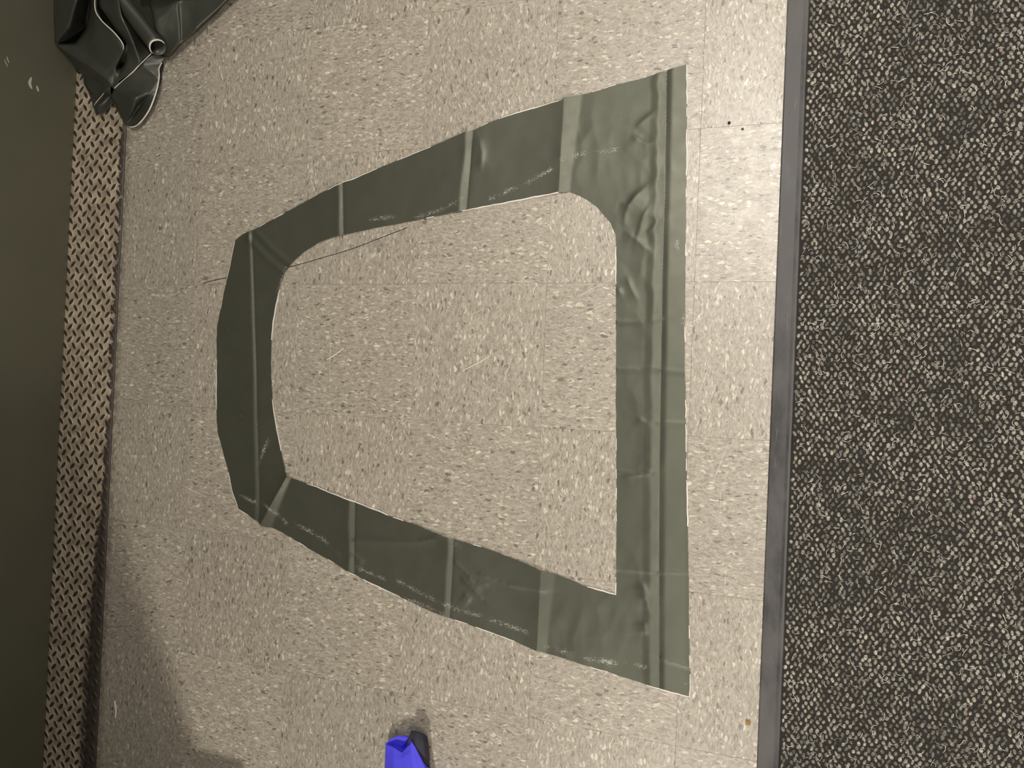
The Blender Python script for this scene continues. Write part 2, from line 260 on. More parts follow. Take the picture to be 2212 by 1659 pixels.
def mat_tile():
    T = NT('vinyl_composition_tile')
    oi = T.n('ShaderNodeObjectInfo')
    off = T.vmath('MULTIPLY', T.n('ShaderNodeCombineXYZ').outputs[0], (0, 0, 0))
    cx = T.n('ShaderNodeCombineXYZ')
    T.link(oi.outputs['Random'], cx.inputs[0]); T.link(oi.outputs['Random'], cx.inputs[1]); T.link(oi.outputs['Random'], cx.inputs[2])
    off = T.vmath('MULTIPLY', cx.outputs[0], (7.3, 11.7, 5.1))
    p = T.vmath('ADD', T.coord(), off)
    warp = T.noise(p, 55, 2, 0.5, 0, 'Color')
    warp = T.vmath('MULTIPLY', T.vmath('SUBTRACT', warp, (0.5, 0.5, 0.5)), (0.010, 0.016, 0))
    p = T.vmath('ADD', p, warp)
    ps = T.vmath('MULTIPLY', p, (0.36, 1.0, 1.0))       # chips run along the tile's own x
    ps2 = T.vmath('MULTIPLY', p, (0.22, 1.0, 1.0))
    base = T.noise(ps, 210, 5, 0.68)
    col = T.mix(T.ramp(base, 0.28, 0.72), lin(132, 123, 110), lin(176, 167, 151))
    fine = T.noise(ps, 520, 3, 0.65)
    col = T.mix(T.math('MULTIPLY', T.ramp(fine, 0.52, 0.70), 0.45), col, lin(112, 103, 91))
    fin2 = T.noise(T.vmath('ADD', ps, (8.1, 2.2, 0)), 480, 3, 0.65)
    col = T.mix(T.math('MULTIPLY', T.ramp(fin2, 0.55, 0.72), 0.45), col, lin(196, 188, 170))
    # fibrous pale and dark strokes
    s1 = T.noise(ps2, 360, 3, 0.55)
    col = T.mix(T.math('MULTIPLY', T.ramp(s1, 0.62, 0.72), 0.60), col, lin(204, 196, 177))
    s2 = T.noise(T.vmath('ADD', ps2, (3.3, 1.7, 0)), 330, 3, 0.55)
    col = T.mix(T.math('MULTIPLY', T.ramp(s2, 0.63, 0.74), 0.60), col, lin(98, 89, 77))
    # curly hair-thin fibres
    for o, sc, c, amt in (((2.0, 5.0, 0), 120, lin(212, 205, 188), 0.65), ((6.0, 1.0, 3.0), 105, lin(100, 91, 79), 0.55)):
        q = T.noise(T.vmath('ADD', ps, o), sc, 1, 0.4, 0.6)
        ln = T.ramp(T.math('ABSOLUTE', T.math('SUBTRACT', q, 0.5)), 0.020, 0.004)
        mk = T.ramp(T.noise(T.vmath('ADD', p, o), 70, 2, 0.6), 0.50, 0.60)
        col = T.mix(T.math('MULTIPLY', T.math('MULTIPLY', ln, mk), amt), col, c)
    # separate chips
    def chips(sc, o, thr, size, c, amt, col):
        v = T.voro(T.vmath('ADD', ps, o), sc)
        s = T._sep(v.outputs['Color'])
        pick = T.math('GREATER_THAN', s[0], thr)
        lim = T.math('MULTIPLY', s[1], size)
        m = T.ramp(T.math('SUBTRACT', lim, v.outputs['Distance']), 0.0, 0.10)
        return T.mix(T.math('MULTIPLY', T.math('MULTIPLY', pick, m), amt), col, c)
    col = chips(190, (0, 0, 0), 0.62, 0.55, lin(205, 197, 177), 0.70, col)
    col = chips(170, (1.3, 4.1, 2.0), 0.86, 0.52, lin(86, 77, 66), 0.75, col)
    col = chips(260, (5.3, 0.1, 1.0), 0.84, 0.60, lin(98, 89, 77), 0.65, col)
    col = chips(120, (2.3, 2.1, 7.0), 0.91, 0.42, lin(214, 206, 186), 0.80, col)
    col = chips(110, (6.3, 3.1, 4.0), 0.93, 0.40, lin(92, 82, 70), 0.70, col)
    # broad tone from tile to tile and wear
    g = T.pos()
    wear = T.noise(g, 3.2, 3, 0.55)
    tone = T.math('ADD', T.math('MULTIPLY', oi.outputs['Random'], 0.08), T.math('MULTIPLY', wear, 0.16))
    tone = T.math('ADD', tone, 0.84)
    cc = T.n('ShaderNodeCombineXYZ')
    for i in range(3): T.link(tone, cc.inputs[i])
    col = T.vmath('MULTIPLY', col, cc.outputs[0])
    # long fine scratches across the floor
    for ang, o, thr, c, amt in ((0.35, 1.0, 0.735, lin(100, 90, 78), 0.6), (1.9, 4.0, 0.735, lin(210, 203, 186), 0.6), (2.7, 7.0, 0.74, lin(208, 200, 182), 0.6), (1.05, 11.0, 0.745, lin(98, 88, 76), 0.6), (1.55, 15.0, 0.74, lin(214, 206, 190), 0.5)):
        mp = T.n('ShaderNodeMapping')
        mp.inputs['Location'].default_value = (o, o * 2, 0)
        mp.inputs['Rotation'].default_value = (0, 0, ang)
        T.link(g, mp.inputs['Vector'])
        st = T.noise(T.vmath('MULTIPLY', mp.outputs[0], (7.0, 420.0, 0.0)), 1.0, 1, 0.4, 0.15)
        col = T.mix(T.math('MULTIPLY', T.ramp(st, thr, thr + 0.05), amt), col, c)
    # faint brown walked-in dirt next to the steel plate
    gx = T._sep(g)[0]
    dirt = T.math('MULTIPLY', T.ramp(T.math('MULTIPLY', gx, -1.0), 0.225, 0.252), T.ramp(T.noise(g, 40, 3), 0.3, 0.6))
    col = T.mix(T.math('MULTIPLY', dirt, 0.6), col, lin(84, 72, 60))
    rgh = T.math('ADD', T.math('MULTIPLY', T.noise(g, 26, 4, 0.6), 0.22), 0.32)
    T.bump(T.math('ADD', T.math('MULTIPLY', fine, 0.5), T.math('MULTIPLY', T.noise(g, 14, 2), 1.5)), 0.25, 0.0006)
    return T.set(col, rgh, 0.8)


def mat_simple(name, col, rough=0.6, spec=0.5, metal=0.0, var=0.12, scale=40, bump=0.0):
    T = NT(name)
    n = T.noise(T.coord(), scale, 3, 0.6)
    dk = tuple(c * (1 - var) for c in col[:3]) + (1,)
    lt = tuple(min(1, c * (1 + var)) for c in col[:3]) + (1,)
    if bump: T.bump(n, bump, 0.001)
    return T.set(T.mix(n, dk, lt), rough, spec, metal)


def mat_tarp(name, base, weave=True, scuff=True, rough=0.42, spec=1.0, tint=(0.93, 0.95, 0.76, 1)):
    T = NT(name)
    g = T.coord()
    s = T._sep(g)
    n = T.noise(g, 9, 4, 0.6)
    col = T.mix(n, tuple(c * 0.86 for c in base[:3]) + (1,), tuple(c * 1.14 for c in base[:3]) + (1,))
    r = T.math('ADD', T.math('MULTIPLY', T.noise(g, 22, 3), 0.14), rough - 0.07)
    if scuff:
        at = T.n('ShaderNodeAttribute', attribute_name='scuff').outputs['Fac']
        m1 = T.noise(T.vmath('MULTIPLY', g, (1, 1.8, 1)), 260, 4, 0.75)
        k = T.ramp(T.math('ADD', T.math('MULTIPLY', at, 0.34), m1), 0.68, 0.84)
        k = T.math('MULTIPLY', k, T.math('GREATER_THAN', at, 0.02))
        col = T.mix(T.math('MULTIPLY', k, 0.75), col, lin(178, 174, 164))
        spk = T.voro(g, 42)
        c1 = T._sep(spk.outputs['Color'])[0]
        d = T.math('MULTIPLY', T.math('LESS_THAN', spk.outputs['Distance'], 0.035), T.math('GREATER_THAN', c1, 0.90))
        col = T.mix(T.math('MULTIPLY', d, 0.6), col, lin(190, 186, 176))
    if weave:
        w1 = T.math('SINE', T.math('MULTIPLY', s[0], 2 * math.pi / 0.0036))
        w2 = T.math('SINE', T.math('MULTIPLY', s[1], 2 * math.pi / 0.0036))
        h = T.math('MAXIMUM', w1, w2)
        h = T.math('ADD', T.math('MULTIPLY', h, 0.05), T.math('MULTIPLY', T.noise(g, 30, 3, 0.6), 0.5))
        T.bump(h, 0.30, 0.0010)
    T.b.inputs['Specular Tint'].default_value = tint
    return T.set(col, r, spec)


def mat_plate():
    T = NT('worn_tread_plate_steel')
    g = T.coord()
    s = T._sep(g)
    n = T.noise(g, 34, 4, 0.65)
    col = T.mix(T.ramp(n, 0.34, 0.66), lin(142, 129, 111), lin(186, 172, 148))
    rust = T.ramp(T.noise(T.vmath('ADD', g, (5, 1, 0)), 11, 4, 0.7), 0.60, 0.76)
    col = T.mix(T.math('MULTIPLY', rust, 0.30), col, lin(112, 86, 66))
    # black grime along the outer lip, wider towards one end
    edge = T.math('ADD', T.math('MULTIPLY', T.ramp(T.math('MULTIPLY', s[1], -1.0), 0.50, 1.50), 0.055), 0.014)
    dist = T.math('SUBTRACT', -0.2535, s[0])
    dist = T.math('SUBTRACT', dist, T.math('MULTIPLY', T.math('SUBTRACT', T.noise(g, 24, 4, 0.7), 0.5), 0.070))
    grime = T.math('SUBTRACT', 1.0, T.math('DIVIDE', dist, edge), clamp=True)
    grime = T.ramp(grime, 0.0, 0.45)
    col = T.mix(T.math('MULTIPLY', grime, 0.90), col, lin(44, 38, 35))
    blot = T.ramp(T.noise(T.vmath('ADD', g, (2.2, 8.1, 0)), 7, 3, 0.6), 0.70, 0.78)
    col = T.mix(T.math('MULTIPLY', blot, 0.6), col, lin(74, 62, 52))
    T.bump(T.noise(g, 180, 3), 0.3, 0.0008)
    return T.set(col, 0.52, 0.5, 0.25)


def mat_carpet(attr=True):
    T = NT('looped_carpet_yarn')
    a = T.n('ShaderNodeAttribute', attribute_name='yarn').outputs['Color']
    g = T.coord()
    st = T.noise(T.vmath('MULTIPLY', g, (0.25, 1.0, 0.6)), 620, 2, 0.6)
    col = T.mix(T.ramp(st, 0.36, 0.68), T.vmath('MULTIPLY', a, (0.55, 0.54, 0.53)), T.vmath('MULTIPLY', a, (1.6, 1.57, 1.48)))
    T.bump(st, 0.6, 0.001)
    return T.set(col, 0.85, 0.25)


def mat_wall():
    T = NT('olive_painted_steel')
    g = T.coord()
    n = T.noise(g, 7, 3)
    col = T.mix(n, lin(84, 82, 67), lin(94, 91, 75))
    T.bump(T.noise(g, 260, 2), 0.12, 0.0006)
    return T.set(col, 0.55, 0.4)


def mat_rubber():
    T = NT('grey_rubber_edging')
    g = T.coord()
    n = T.ramp(T.noise(T.vmath('MULTIPLY', g, (1, 0.45, 1)), 17, 4, 0.6), 0.3, 0.7)
    col = T.mix(n, lin(42, 40, 40), lin(80, 77, 75))
    sc = T.ramp(T.noise(T.vmath('MULTIPLY', g, (1, 0.1, 1)), 120, 3, 0.6), 0.62, 0.76)
    col = T.mix(T.math('MULTIPLY', sc, 0.25), col, lin(142, 138, 132))
    T.bump(T.noise(g, 300, 2), 0.15, 0.0006)
    return T.set(col, T.math('ADD', T.math('MULTIPLY', n, 0.2), 0.42), 0.4)


M_TILE = mat_tile()
M_TARP = mat_tarp('olive_vinyl_tarp', lin(54, 54, 45), rough=0.52)
M_TARP2 = mat_tarp('dark_green_vinyl_tarp', lin(50, 51, 44), weave=False, scuff=False, rough=0.44, spec=0.6, tint=(1, 1, 0.9, 1))
M_EDGE = mat_simple('white_cut_core', lin(214, 206, 196), 0.7, 0.4, var=0.06)
M_PLATE = mat_plate()
M_LUG = mat_simple('dark_lug_steel', lin(66, 54, 46), 0.5, 0.5, 0.35, 0.2, 120)  # lug shoulders and tops coloured darker than the sheet
M_CARPET = mat_carpet()
M_BACK = mat_simple('carpet_backing', lin(42, 38, 34), 0.9, 0.2)
M_WALL = mat_wall()
M_RUBBER = mat_rubber()
M_SUB = mat_simple('floor_adhesive', lin(78, 68, 56), 0.9, 0.2)
M_DARK = mat_simple('black_thread', lin(30, 26, 24), 0.7, 0.3)
M_WHITE = mat_simple('white_plastic', lin(226, 218, 200), 0.5, 0.5, var=0.05)
M_PAINT = mat_simple('chipped_primer', lin(186, 178, 156), 0.7, 0.3, var=0.1)

# ------------------------------------------------------------------ floor: tiles
T0 = 0.3048
X_PLATE, X_STRIP = -0.2520, 1.3720
ROWS = range(-3, 7)
v, f = box(-0.44, 2.3, -2.2, 1.0, -0.02, -0.0032)
floor = mesh_obj('floor', v, f, M_SUB)
tag(floor, kind='structure')
GAP, BEV, TH = 0.00010, 0.0003, 0.0032


def tile_mesh(w, h):
    """a tile centred on its own origin, w x h, top at z = 0, fine bevel"""
    a, b = w / 2 - GAP, h / 2 - GAP
    c, d = a - BEV, b - BEV
    vs = [(-a, -b, -TH), (a, -b, -TH), (a, b, -TH), (-a, b, -TH),
          (-a, -b, -BEV), (a, -b, -BEV), (a, b, -BEV), (-a, b, -BEV),
          (-c, -d, 0), (c, -d, 0), (c, d, 0), (-c, d, 0)]
    fs = [(8, 9, 10, 11)]
    for i in range(4):
        j = (i + 1) % 4
        fs += [(i, j, 4 + j, 4 + i), (4 + i, 4 + j, 8 + j, 8 + i)]
    me = bpy.data.meshes.new('tile')
    me.from_pydata(vs, [], fs)
    me.materials.append(M_TILE)
    return me


tile_cache = {}
for j in ROWS:
    for i in range(-1, 5):
        xa, xb = max(i * T0, X_PLATE), min((i + 1) * T0, X_STRIP)
        ya, yb = -(j + 1) * T0, -j * T0
        w, h = xb - xa, yb - ya
        turned = (i + j) % 2 != 0          # grain runs the other way
        key = (round(w, 4), round(h, 4), turned)
        if key not in tile_cache:
            tile_cache[key] = tile_mesh(h, w) if turned else tile_mesh(w, h)
        o = bpy.data.objects.new('tile', tile_cache[key])
        COL.objects.link(o)
        o.parent = floor
        o.location = ((xa + xb) / 2, (ya + yb) / 2, random.uniform(-0.00012, 0.0))
        if turned: o.rotation_euler = (0, 0, math.pi / 2)

# ------------------------------------------------------------------ wall with its scuffs
v, f = box(-0.52, -0.430, -2.2, 1.0, -0.02, 2.8)
wall = tag(mesh_obj('wall_left', v, f, M_WALL), kind='structure')
for line, wd in zip(WALL_SCUFFS, (0.0012, 0.0009, 0.0034, 0.0024)):
    pts = smooth_line([(y, z, 0) for y, z in line], 5)
    n = len(pts)
    vs, fs = [], []
    for k, q in enumerate(pts):
        t = (pts[min(k + 1, n - 1)] - pts[max(k - 1, 0)]).normalized()
        r = wd * (0.25 + math.sin(math.pi * (k + 0.4) / n))
        for sgn in (-1, 1):
            vs.append((-0.4296, q.x - t.y * r * sgn, q.y + t.x * r * sgn))
    for k in range(n - 1):
        fs.append((2 * k, 2 * k + 1, 2 * k + 3, 2 * k + 2))
    mesh_obj('scuff', vs, fs, M_PAINT, wall)

# unseen blocks, tall and low, added past the view to cast shadow
v, f = box(-0.43, NEAR_X, -2.2, NEAR_Y, -0.02, 2.8)
tag(mesh_obj('shadow_block_tall', v, f, M_WALL), kind='structure')
v, f = box(-0.02, LOW_BLOCK[0], -2.1, LOW_BLOCK[1], 0.0, LOW_BLOCK[2])
tag(mesh_obj('shadow_block_low', v, f, M_WALL), kind='structure')

# ------------------------------------------------------------------ tread plate
Y0, Y1 = NEAR_Y, 0.85
plate = empty('tread_plate', (-0.34, -0.4, 0))
tag(plate, 'worn steel diamond tread plate strip along the olive wall', 'metal plate')
prof = [(-0.4295, -0.003), (-0.4295, 0.0045), (-0.2680, 0.0045), (-0.2600, 0.0040), (-0.2548, 0.0026), (-0.2530, 0.0008), (-0.2527, -0.003)]
NY = 60
vs, fs = [], []
for k in range(NY + 1):
    y = Y0 + (Y1 - Y0) * k / NY
    for (px, pz) in prof:
        jit = 0.0006 * noise.noise((y * 30, px * 50, 0)) if px > -0.256 else 0
        vs.append((px + 0.34 + jit, y + 0.4, pz))
m = len(prof)
for k in range(NY):
    for q in range(m - 1):
        fs.append((k * m + q, k * m + q + 1, (k + 1) * m + q + 1, (k + 1) * m + q))
sheet = mesh_obj('steel_sheet', vs, fs, M_PLATE, plate)
sheet.data.transform(Matrix.Translation((-0.34, -0.4, 0)))
sheet.location = (0.34, 0.4, 0)


def lug(cx, cy, ang, L=0.0112, Wd=0.0048, H=0.0021, z=0.0045):
    """a pointed, round-backed lug: skirt, shoulder ring and flat top"""
    ca, sa = math.cos(ang), math.sin(ang)
    vs, N = [], 10
    for (k, hh) in ((1.30, -0.0004), (1.0, 0.55), (0.62, 1.0)):
        for i in range(N):
            a = 2 * math.pi * i / N
            u = math.cos(a) * L * k
            w = math.sin(a) * abs(math.sin(a)) ** 0.25 * Wd * k
            vs.append((cx + u * ca - w * sa, cy + u * sa + w * ca, z + (H * hh if hh > 0 else hh)))
    fs = []
    for r in (0, 1):
        for i in range(N):
            fs.append((r * N + i, r * N + (i + 1) % N, (r + 1) * N + (i + 1) % N, (r + 1) * N + i))
    fs.append(tuple(2 * N + i for i in range(N)))
    return vs, fs


LV, LF, LM = [], [], []
PX, PY = 0.0318, 0.0335
k0, k1 = int((-0.2981 - Y1) / PY) - 1, int((-0.2981 - Y0) / PY) + 1
for k in range(k0, k1):
    for typ in (0, 1):
        for c in range(-3, 6):
            cx = -0.3919 + PX * c - (0.0161 if typ else 0)
            cy = -0.2981 - PY * k - (0.0167 if typ else 0)
            if not (-0.424 < cx < -0.259) or not (Y0 + 0.012 < cy < Y1 - 0.012): continue
            zz = 0.0045 if cx < -0.268 else 0.0038
            a, b = lug(cx, cy, math.radians(46 if typ else -50) + random.uniform(-.04, .04), z=zz)
            a = [(max(x, -0.4292), y, z) for x, y, z in a]
            n = len(LV)
            LV += a
            LF += [tuple(i + n for i in q) for q in b]
            LM += [0] * 10 + [1] * 10 + [1]
lugs = mesh_obj('raised_lugs', [(x + 0.34, y + 0.4, z) for x, y, z in LV], LF, M_PLATE, plate)
lugs.data.transform(Matrix.Translation((-0.34, -0.4, 0)))
lugs.location = (0.34, 0.4, 0)
lugs.data.materials.append(M_LUG)
lugs.data.polygons.foreach_set('material_index', LM)
lugs.data.polygons.foreach_set('use_smooth', [True] * len(LF))
tag(lugs, kind='stuff')


def disc(name, loc, rad, h, mat, parent, hole=0.0):
    N = 14
    vs, fs = [], []
    rings = [(rad, 0), (rad, h * 0.6), (rad * 0.75, h)] + ([(hole, h), (hole, 0)] if hole else [])
    for r, z in rings:
        for i in range(N):
            a = 2 * math.pi * i / N
            vs.append((loc[0] + r * math.cos(a), loc[1] + r * math.sin(a), loc[2] + z))
    for k in range(len(rings) - 1):
        for i in range(N):
            fs.append((k * N + i, k * N + (i + 1) % N, (k + 1) * N + (i + 1) % N, (k + 1) * N + i))
    if not hole: fs.append(tuple((len(rings) - 1) * N + i for i in range(N)))
    o = mesh_obj(name, vs, fs, mat, parent, True)
    return o


pl = plate.location
disc('screw_head', (P_screw[0] - pl[0], P_screw[1] - pl[1], 0.0044), 0.0062, 0.002, M_LUG, plate)
disc('rivet', (P_washer[0] - pl[0], P_washer[1] - pl[1], 0.0044), 0.006, 0.0018, mat_simple('brass_rivet', lin(172, 142, 104), 0.5, 0.5, 0.3), plate, 0.0022)

# ------------------------------------------------------------------ carpet and its edging
prof = [(1.3722, -0.003), (1.3722, 0.0034), (1.3740, 0.0042), (1.4010, 0.0058), (1.4062, 0.0070), (1.4102, 0.0064), (1.4118, 0.0035), (1.4118, -0.003)]
vs, fs = [], []
NY = 40
m = len(prof)
for k in range(NY + 1):
    y = -2.15 + 3.1 * k / NY
    for (px, pz) in prof: vs.append((px, y, pz))
for k in range(NY):
    for q in range(m - 1):
        fs.append((k * m + q, k * m + q + 1, (k + 1) * m + q + 1, (k + 1) * m + q))
fs += [tuple(range(m)), tuple(NY * m + q for q in range(m))[::-1]]
strip = tag(mesh_obj('trim_1', vs, fs, M_RUBBER), kind='structure')

carpet = empty('carpet', (1.8, -0.5, 0))
tag(carpet, 'black and grey flecked loop carpet beside the rubber edging', 'carpet')
v, f = box(1.412 - 1.8, 2.25 - 1.8, -2.15 + .5, 0.95 + .5, -0.003, 0.0012)
mesh_obj('backing', v, f, M_BACK, carpet)
CX, CY = 0.0110, 0.0084
CX0, CX1, CYA, CYB = 1.4155, 2.02, -1.62, 0.62
nx, ny = int((CX1 - CX0) / CX), int((CYB - CYA) / CY)
verts, faces, cols = [], [], []
NS = 7
for b in range(ny):
    for a in range(nx):
        cx = CX0 + (a + 0.5 * (b % 2)) * CX + random.gauss(0, 0.0011)
        cy = CYA + b * CY + random.gauss(0, 0.0011)
        cx = max(cx, 1.4158)
        r = random.random()
        lum = 0.115 + 0.19 * r ** 1.3
        if noise.noise((cx * 9, cy * 9, 3.3)) < -0.15: lum *= 0.72
        if random.random() < 0.10: lum *= 0.45
        tint = random.uniform(-0.03, 0.05)
        c = (lum * (1.0 + tint), lum * 0.955, lum * (0.84 - tint), 1)
        if random.random() < 0.006: c = (lum * 0.8, lum * 0.58, lum * 0.52, 1)
        rx, ry, hz = 0.0030 * random.uniform(.8, 1.2), 0.0047 * random.uniform(.8, 1.2), 0.0048 * random.uniform(.75, 1.2)
        n = len(verts)
        rot = random.uniform(-.6, .6)
        cr, sr = math.cos(rot), math.sin(rot)
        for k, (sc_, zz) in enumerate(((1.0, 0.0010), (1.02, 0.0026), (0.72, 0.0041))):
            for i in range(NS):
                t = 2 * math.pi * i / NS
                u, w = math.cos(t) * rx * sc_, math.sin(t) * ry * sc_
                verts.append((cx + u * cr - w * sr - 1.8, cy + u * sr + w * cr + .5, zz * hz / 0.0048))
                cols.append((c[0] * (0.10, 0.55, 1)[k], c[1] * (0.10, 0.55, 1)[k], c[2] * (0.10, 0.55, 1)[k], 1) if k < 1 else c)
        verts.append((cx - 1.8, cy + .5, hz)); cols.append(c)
        for k in (0, 1):
            for i in range(NS):
                faces.append((n + k * NS + i, n + k * NS + (i + 1) % NS, n + (k + 1) * NS + (i + 1) % NS, n + (k + 1) * NS + i))
        for i in range(NS):
            faces.append((n + 2 * NS + i, n + 2 * NS + (i + 1) % NS, n + 3 * NS))
# loose fibres
for q in range(3500):
    cx, cy = random.uniform(CX0 + .004, CX1), random.uniform(CYA, CYB)
    ang, ln = random.uniform(0, 6.28), random.uniform(0.006, 0.016)
    cv = random.uniform(-1.5, 1.5)
    lum = random.uniform(0.15, 0.6)
    n = len(verts)
    for k in range(5):
        t = k / 4
        aa = ang + cv * t
        x, y = cx + math.cos(aa) * ln * t, cy + math.sin(aa) * ln * t
        x = max(x, 1.413)
        for sg in (-1, 1):
            verts.append((x - 1.8 - math.sin(aa) * 0.00038 * sg, y + .5 + math.cos(aa) * 0.00038 * sg, 0.0054 + 0.0006 * math.sin(3 * t)))
            cols.append((lum, lum * .95, lum * .86, 1))
    for k in range(4):
        faces.append((n + 2 * k, n + 2 * k + 1, n + 2 * k + 3, n + 2 * k + 2))
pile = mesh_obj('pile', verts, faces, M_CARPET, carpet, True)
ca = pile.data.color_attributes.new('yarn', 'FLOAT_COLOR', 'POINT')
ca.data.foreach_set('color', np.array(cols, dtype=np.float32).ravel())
tag(pile, kind='stuff')

# ------------------------------------------------------------------ the cut tarp panel on the floor


def dist_line(P, line):
    """signed distance (positive to the right when the line runs down -y) and parameter along a poly-line"""
    best = np.full(len(P), 1e9)
    sgn = np.ones(len(P))
    par = np.zeros(len(P))
    tot = 0.0
    for (a, b) in zip(line[:-1], line[1:]):
        a, b = np.array(a), np.array(b)
        d = b - a
        L = np.hypot(*d)
        t = np.clip(((P - a) @ d) / (L * L), 0, 1)
        q = P - (a + t[:, None] * d)
        r = np.hypot(q[:, 0], q[:, 1])
        cr = d[0] * q[:, 1] - d[1] * q[:, 0]
        m = r < best
        best[m] = r[m]; sgn[m] = np.where(cr[m] >= 0, 1, -1); par[m] = tot + t[m] * L
        tot += L
    return best * sgn, par


def vnoise(P, s, seed):
    return np.array([noise.noise((x * s + seed, y * s - seed, seed * .37)) for x, y in P])


def inside(P, poly):
    x, y = P[:, 0], P[:, 1]
    r = np.zeros(len(P), bool)
    n = len(poly)
    for i in range(n):
        x1, y1 = poly[i]; x2, y2 = poly[i - 1]
        c = ((y1 > y) != (y2 > y)) & (x < (x2 - x1) * (y - y1) / (y2 - y1 + 1e-12) + x1)
        r ^= c
    return r


def densify(poly, step):
    out = []
    n = len(poly)
    for i in range(n):
        a, b = Vector(poly[i]), Vector(poly[(i + 1) % n])
        k = max(1, int((b - a).length / step))
        for q in range(k): out.append(tuple(a + (b - a) * (q / k)))
    return out


def wobble(poly, amp):
    return [(x + amp * noise.noise((x * 60, y * 60, 1.1)), y + amp * noise.noise((x * 60, y * 60, 7.7))) for x, y in poly]


def down(line):
    """orient a fold so that its positive side is +x"""
    return line if line[0][1] >= line[-1][1] else line[::-1]


STEP_FOLDS = [(LINE_LEFT, .0085, .0036, .045), (LINE_TOP_A, .0100, .0042, .05), (LINE_TOP_B, .0160, .0048, .06),
              (LINE_LOW_A, .0130, .0050, .05), (LINE_LOW_B, .0115, .0040, .05)]
RIDGE_FOLDS = [(LINE_TOP_C, .034, .0056, .040), (LINE_LOW_C, .028, .0048, .040), (LINE_CORNER, .026, .0075, .02)]


def tarp_height(P):
    h = np.full(len(P), 0.0016)
    h += 0.0007 * vnoise(P, 11, 3.1) + 0.0004 * vnoise(P, 26, 9.4)
    for line, w, hs, fall in STEP_FOLDS:
        d, par = dist_line(P, down(line))
        L = par.max() + 1e-6
        if line is LINE_LEFT:
            ww = w * (0.75 + 0.9 * np.clip((par / L - 0.35), 0, 1))
        else:
            ww = w * (1 + 0.12 * np.sin(par * 40 + w * 900))
        prof = np.where(d < -ww, np.exp((d + ww) / fall), np.where(d < 0, -d / ww, 0.0))
        right = np.where(d > 0, 0.22 * (1 - np.exp(-d / .004)) * np.exp(-d / .03), 0)
        h += hs * (prof + right)
    for line, w, hs, fall in RIDGE_FOLDS:
        d, par = dist_line(P, down(line))
        L = par.max() + 1e-6
        taper = 0.62 + 0.5 * (1 - par / L) if line is not LINE_CORNER else 0.25 + 0.9 * (par / L)
        ww = w * taper
        prof = np.where(d < 0, np.exp(d / fall), np.clip(1 - d / ww, 0, 1))
        if line is LINE_CORNER:
            prof = prof * (np.abs(d) < 0.08)
        h += hs * prof
    d, par = dist_line(P, down(LINE_RIGHT))
    wob = 0.003 * vnoise(np.stack([par, par * 0], 1), 14, 2.2) + 0.0022 * vnoise(np.stack([par, par * 0], 1), 45, 6.6)
    dd = d + np.where(d < -0.006, wob, 0)
    keys = np.array([-0.09, -0.046, -0.032, -0.0170, -0.0012, 0.0, 0.010, 0.014, 0.052])
    vals = np.array([0.0, 0.0001, 0.0004, 0.0029, 0.0005, 0.0, 0.0030, 0.0031, 0.0004])
    mod = 1 + 0.35 * vnoise(np.stack([par, par * 0 + 3], 1), 9, 1.2)
    h += np.interp(dd, keys, vals) * mod
    # the cross creases left from folding
    for i, line in enumerate(LINES_SMALL):
        d, par = dist_line(P, line)
        h += 0.0013 * np.exp(-(d / 0.0042) ** 2) + 0.0008 * np.where(d > 0, np.exp(-d / .02), 0)
    d, par = dist_line(P, LINE_ARM)
    h += 0.0030 * np.where(d < 0, np.exp(d / .012), np.exp(-d / .0045)) * (np.abs(d) < .06)
    d, par = dist_line(P, LINE_VALLEY)
    h += 0.0022 * np.exp(-((np.abs(d) - .013) / .008) ** 2)
    # sharp little tucks
    for i, line in enumerate(LINES_TUCK):
        d, par = dist_line(P, line)
        L = par.max() + 1e-6
        fade = np.clip(np.minimum(par, L - par) / (0.3 * L) + 0.15, 0, 1)
        h += 0.0026 * fade * np.where(d < 0, np.exp(d / .016), np.exp(-d / .0040)) * (np.abs(d) < .05)
    # crumpled patches
    for i, (x, y, r) in enumerate(RUMPLES):
        g = np.exp(-(((P[:, 0] - x) / r) ** 2 + ((P[:, 1] - y) / (r * 1.5)) ** 2))
        m = g > 0.02
        if m.any():
            Q = P[m] * np.array([1.0, 0.62]) * 30
            a = np.array([noise.voronoi((x + .8 * i, y, .37 * i))[0][0] for x, y in Q])
            h[m] += g[m] * 0.0026 * np.minimum(a, 0.9)
    return np.maximum(h, 0.0010)


outer = wobble(densify(TARP_OUTER, 0.006), 0.0012)
inner = wobble(densify(TARP_INNER, 0.006), 0.0010)
O, I = np.array(outer), np.array(inner)
G = 0.0040
gx, gy = np.meshgrid(np.arange(O[:, 0].min(), O[:, 0].max(), G), np.arange(O[:, 1].min(), O[:, 1].max(), G))
gx = gx + (np.arange(gx.shape[0]) % 2)[:, None] * G / 2
P = np.stack([gx.ravel(), gy.ravel()], 1)
P = P[inside(P, outer) & ~inside(P, inner)]
# drop grid points that nearly touch the outline
for ring in (O, I):
    keep = np.ones(len(P), bool)
    for q in ring:
        keep &= (P[:, 0] - q[0]) ** 2 + (P[:, 1] - q[1]) ** 2 > (0.0022) ** 2
    P = P[keep]
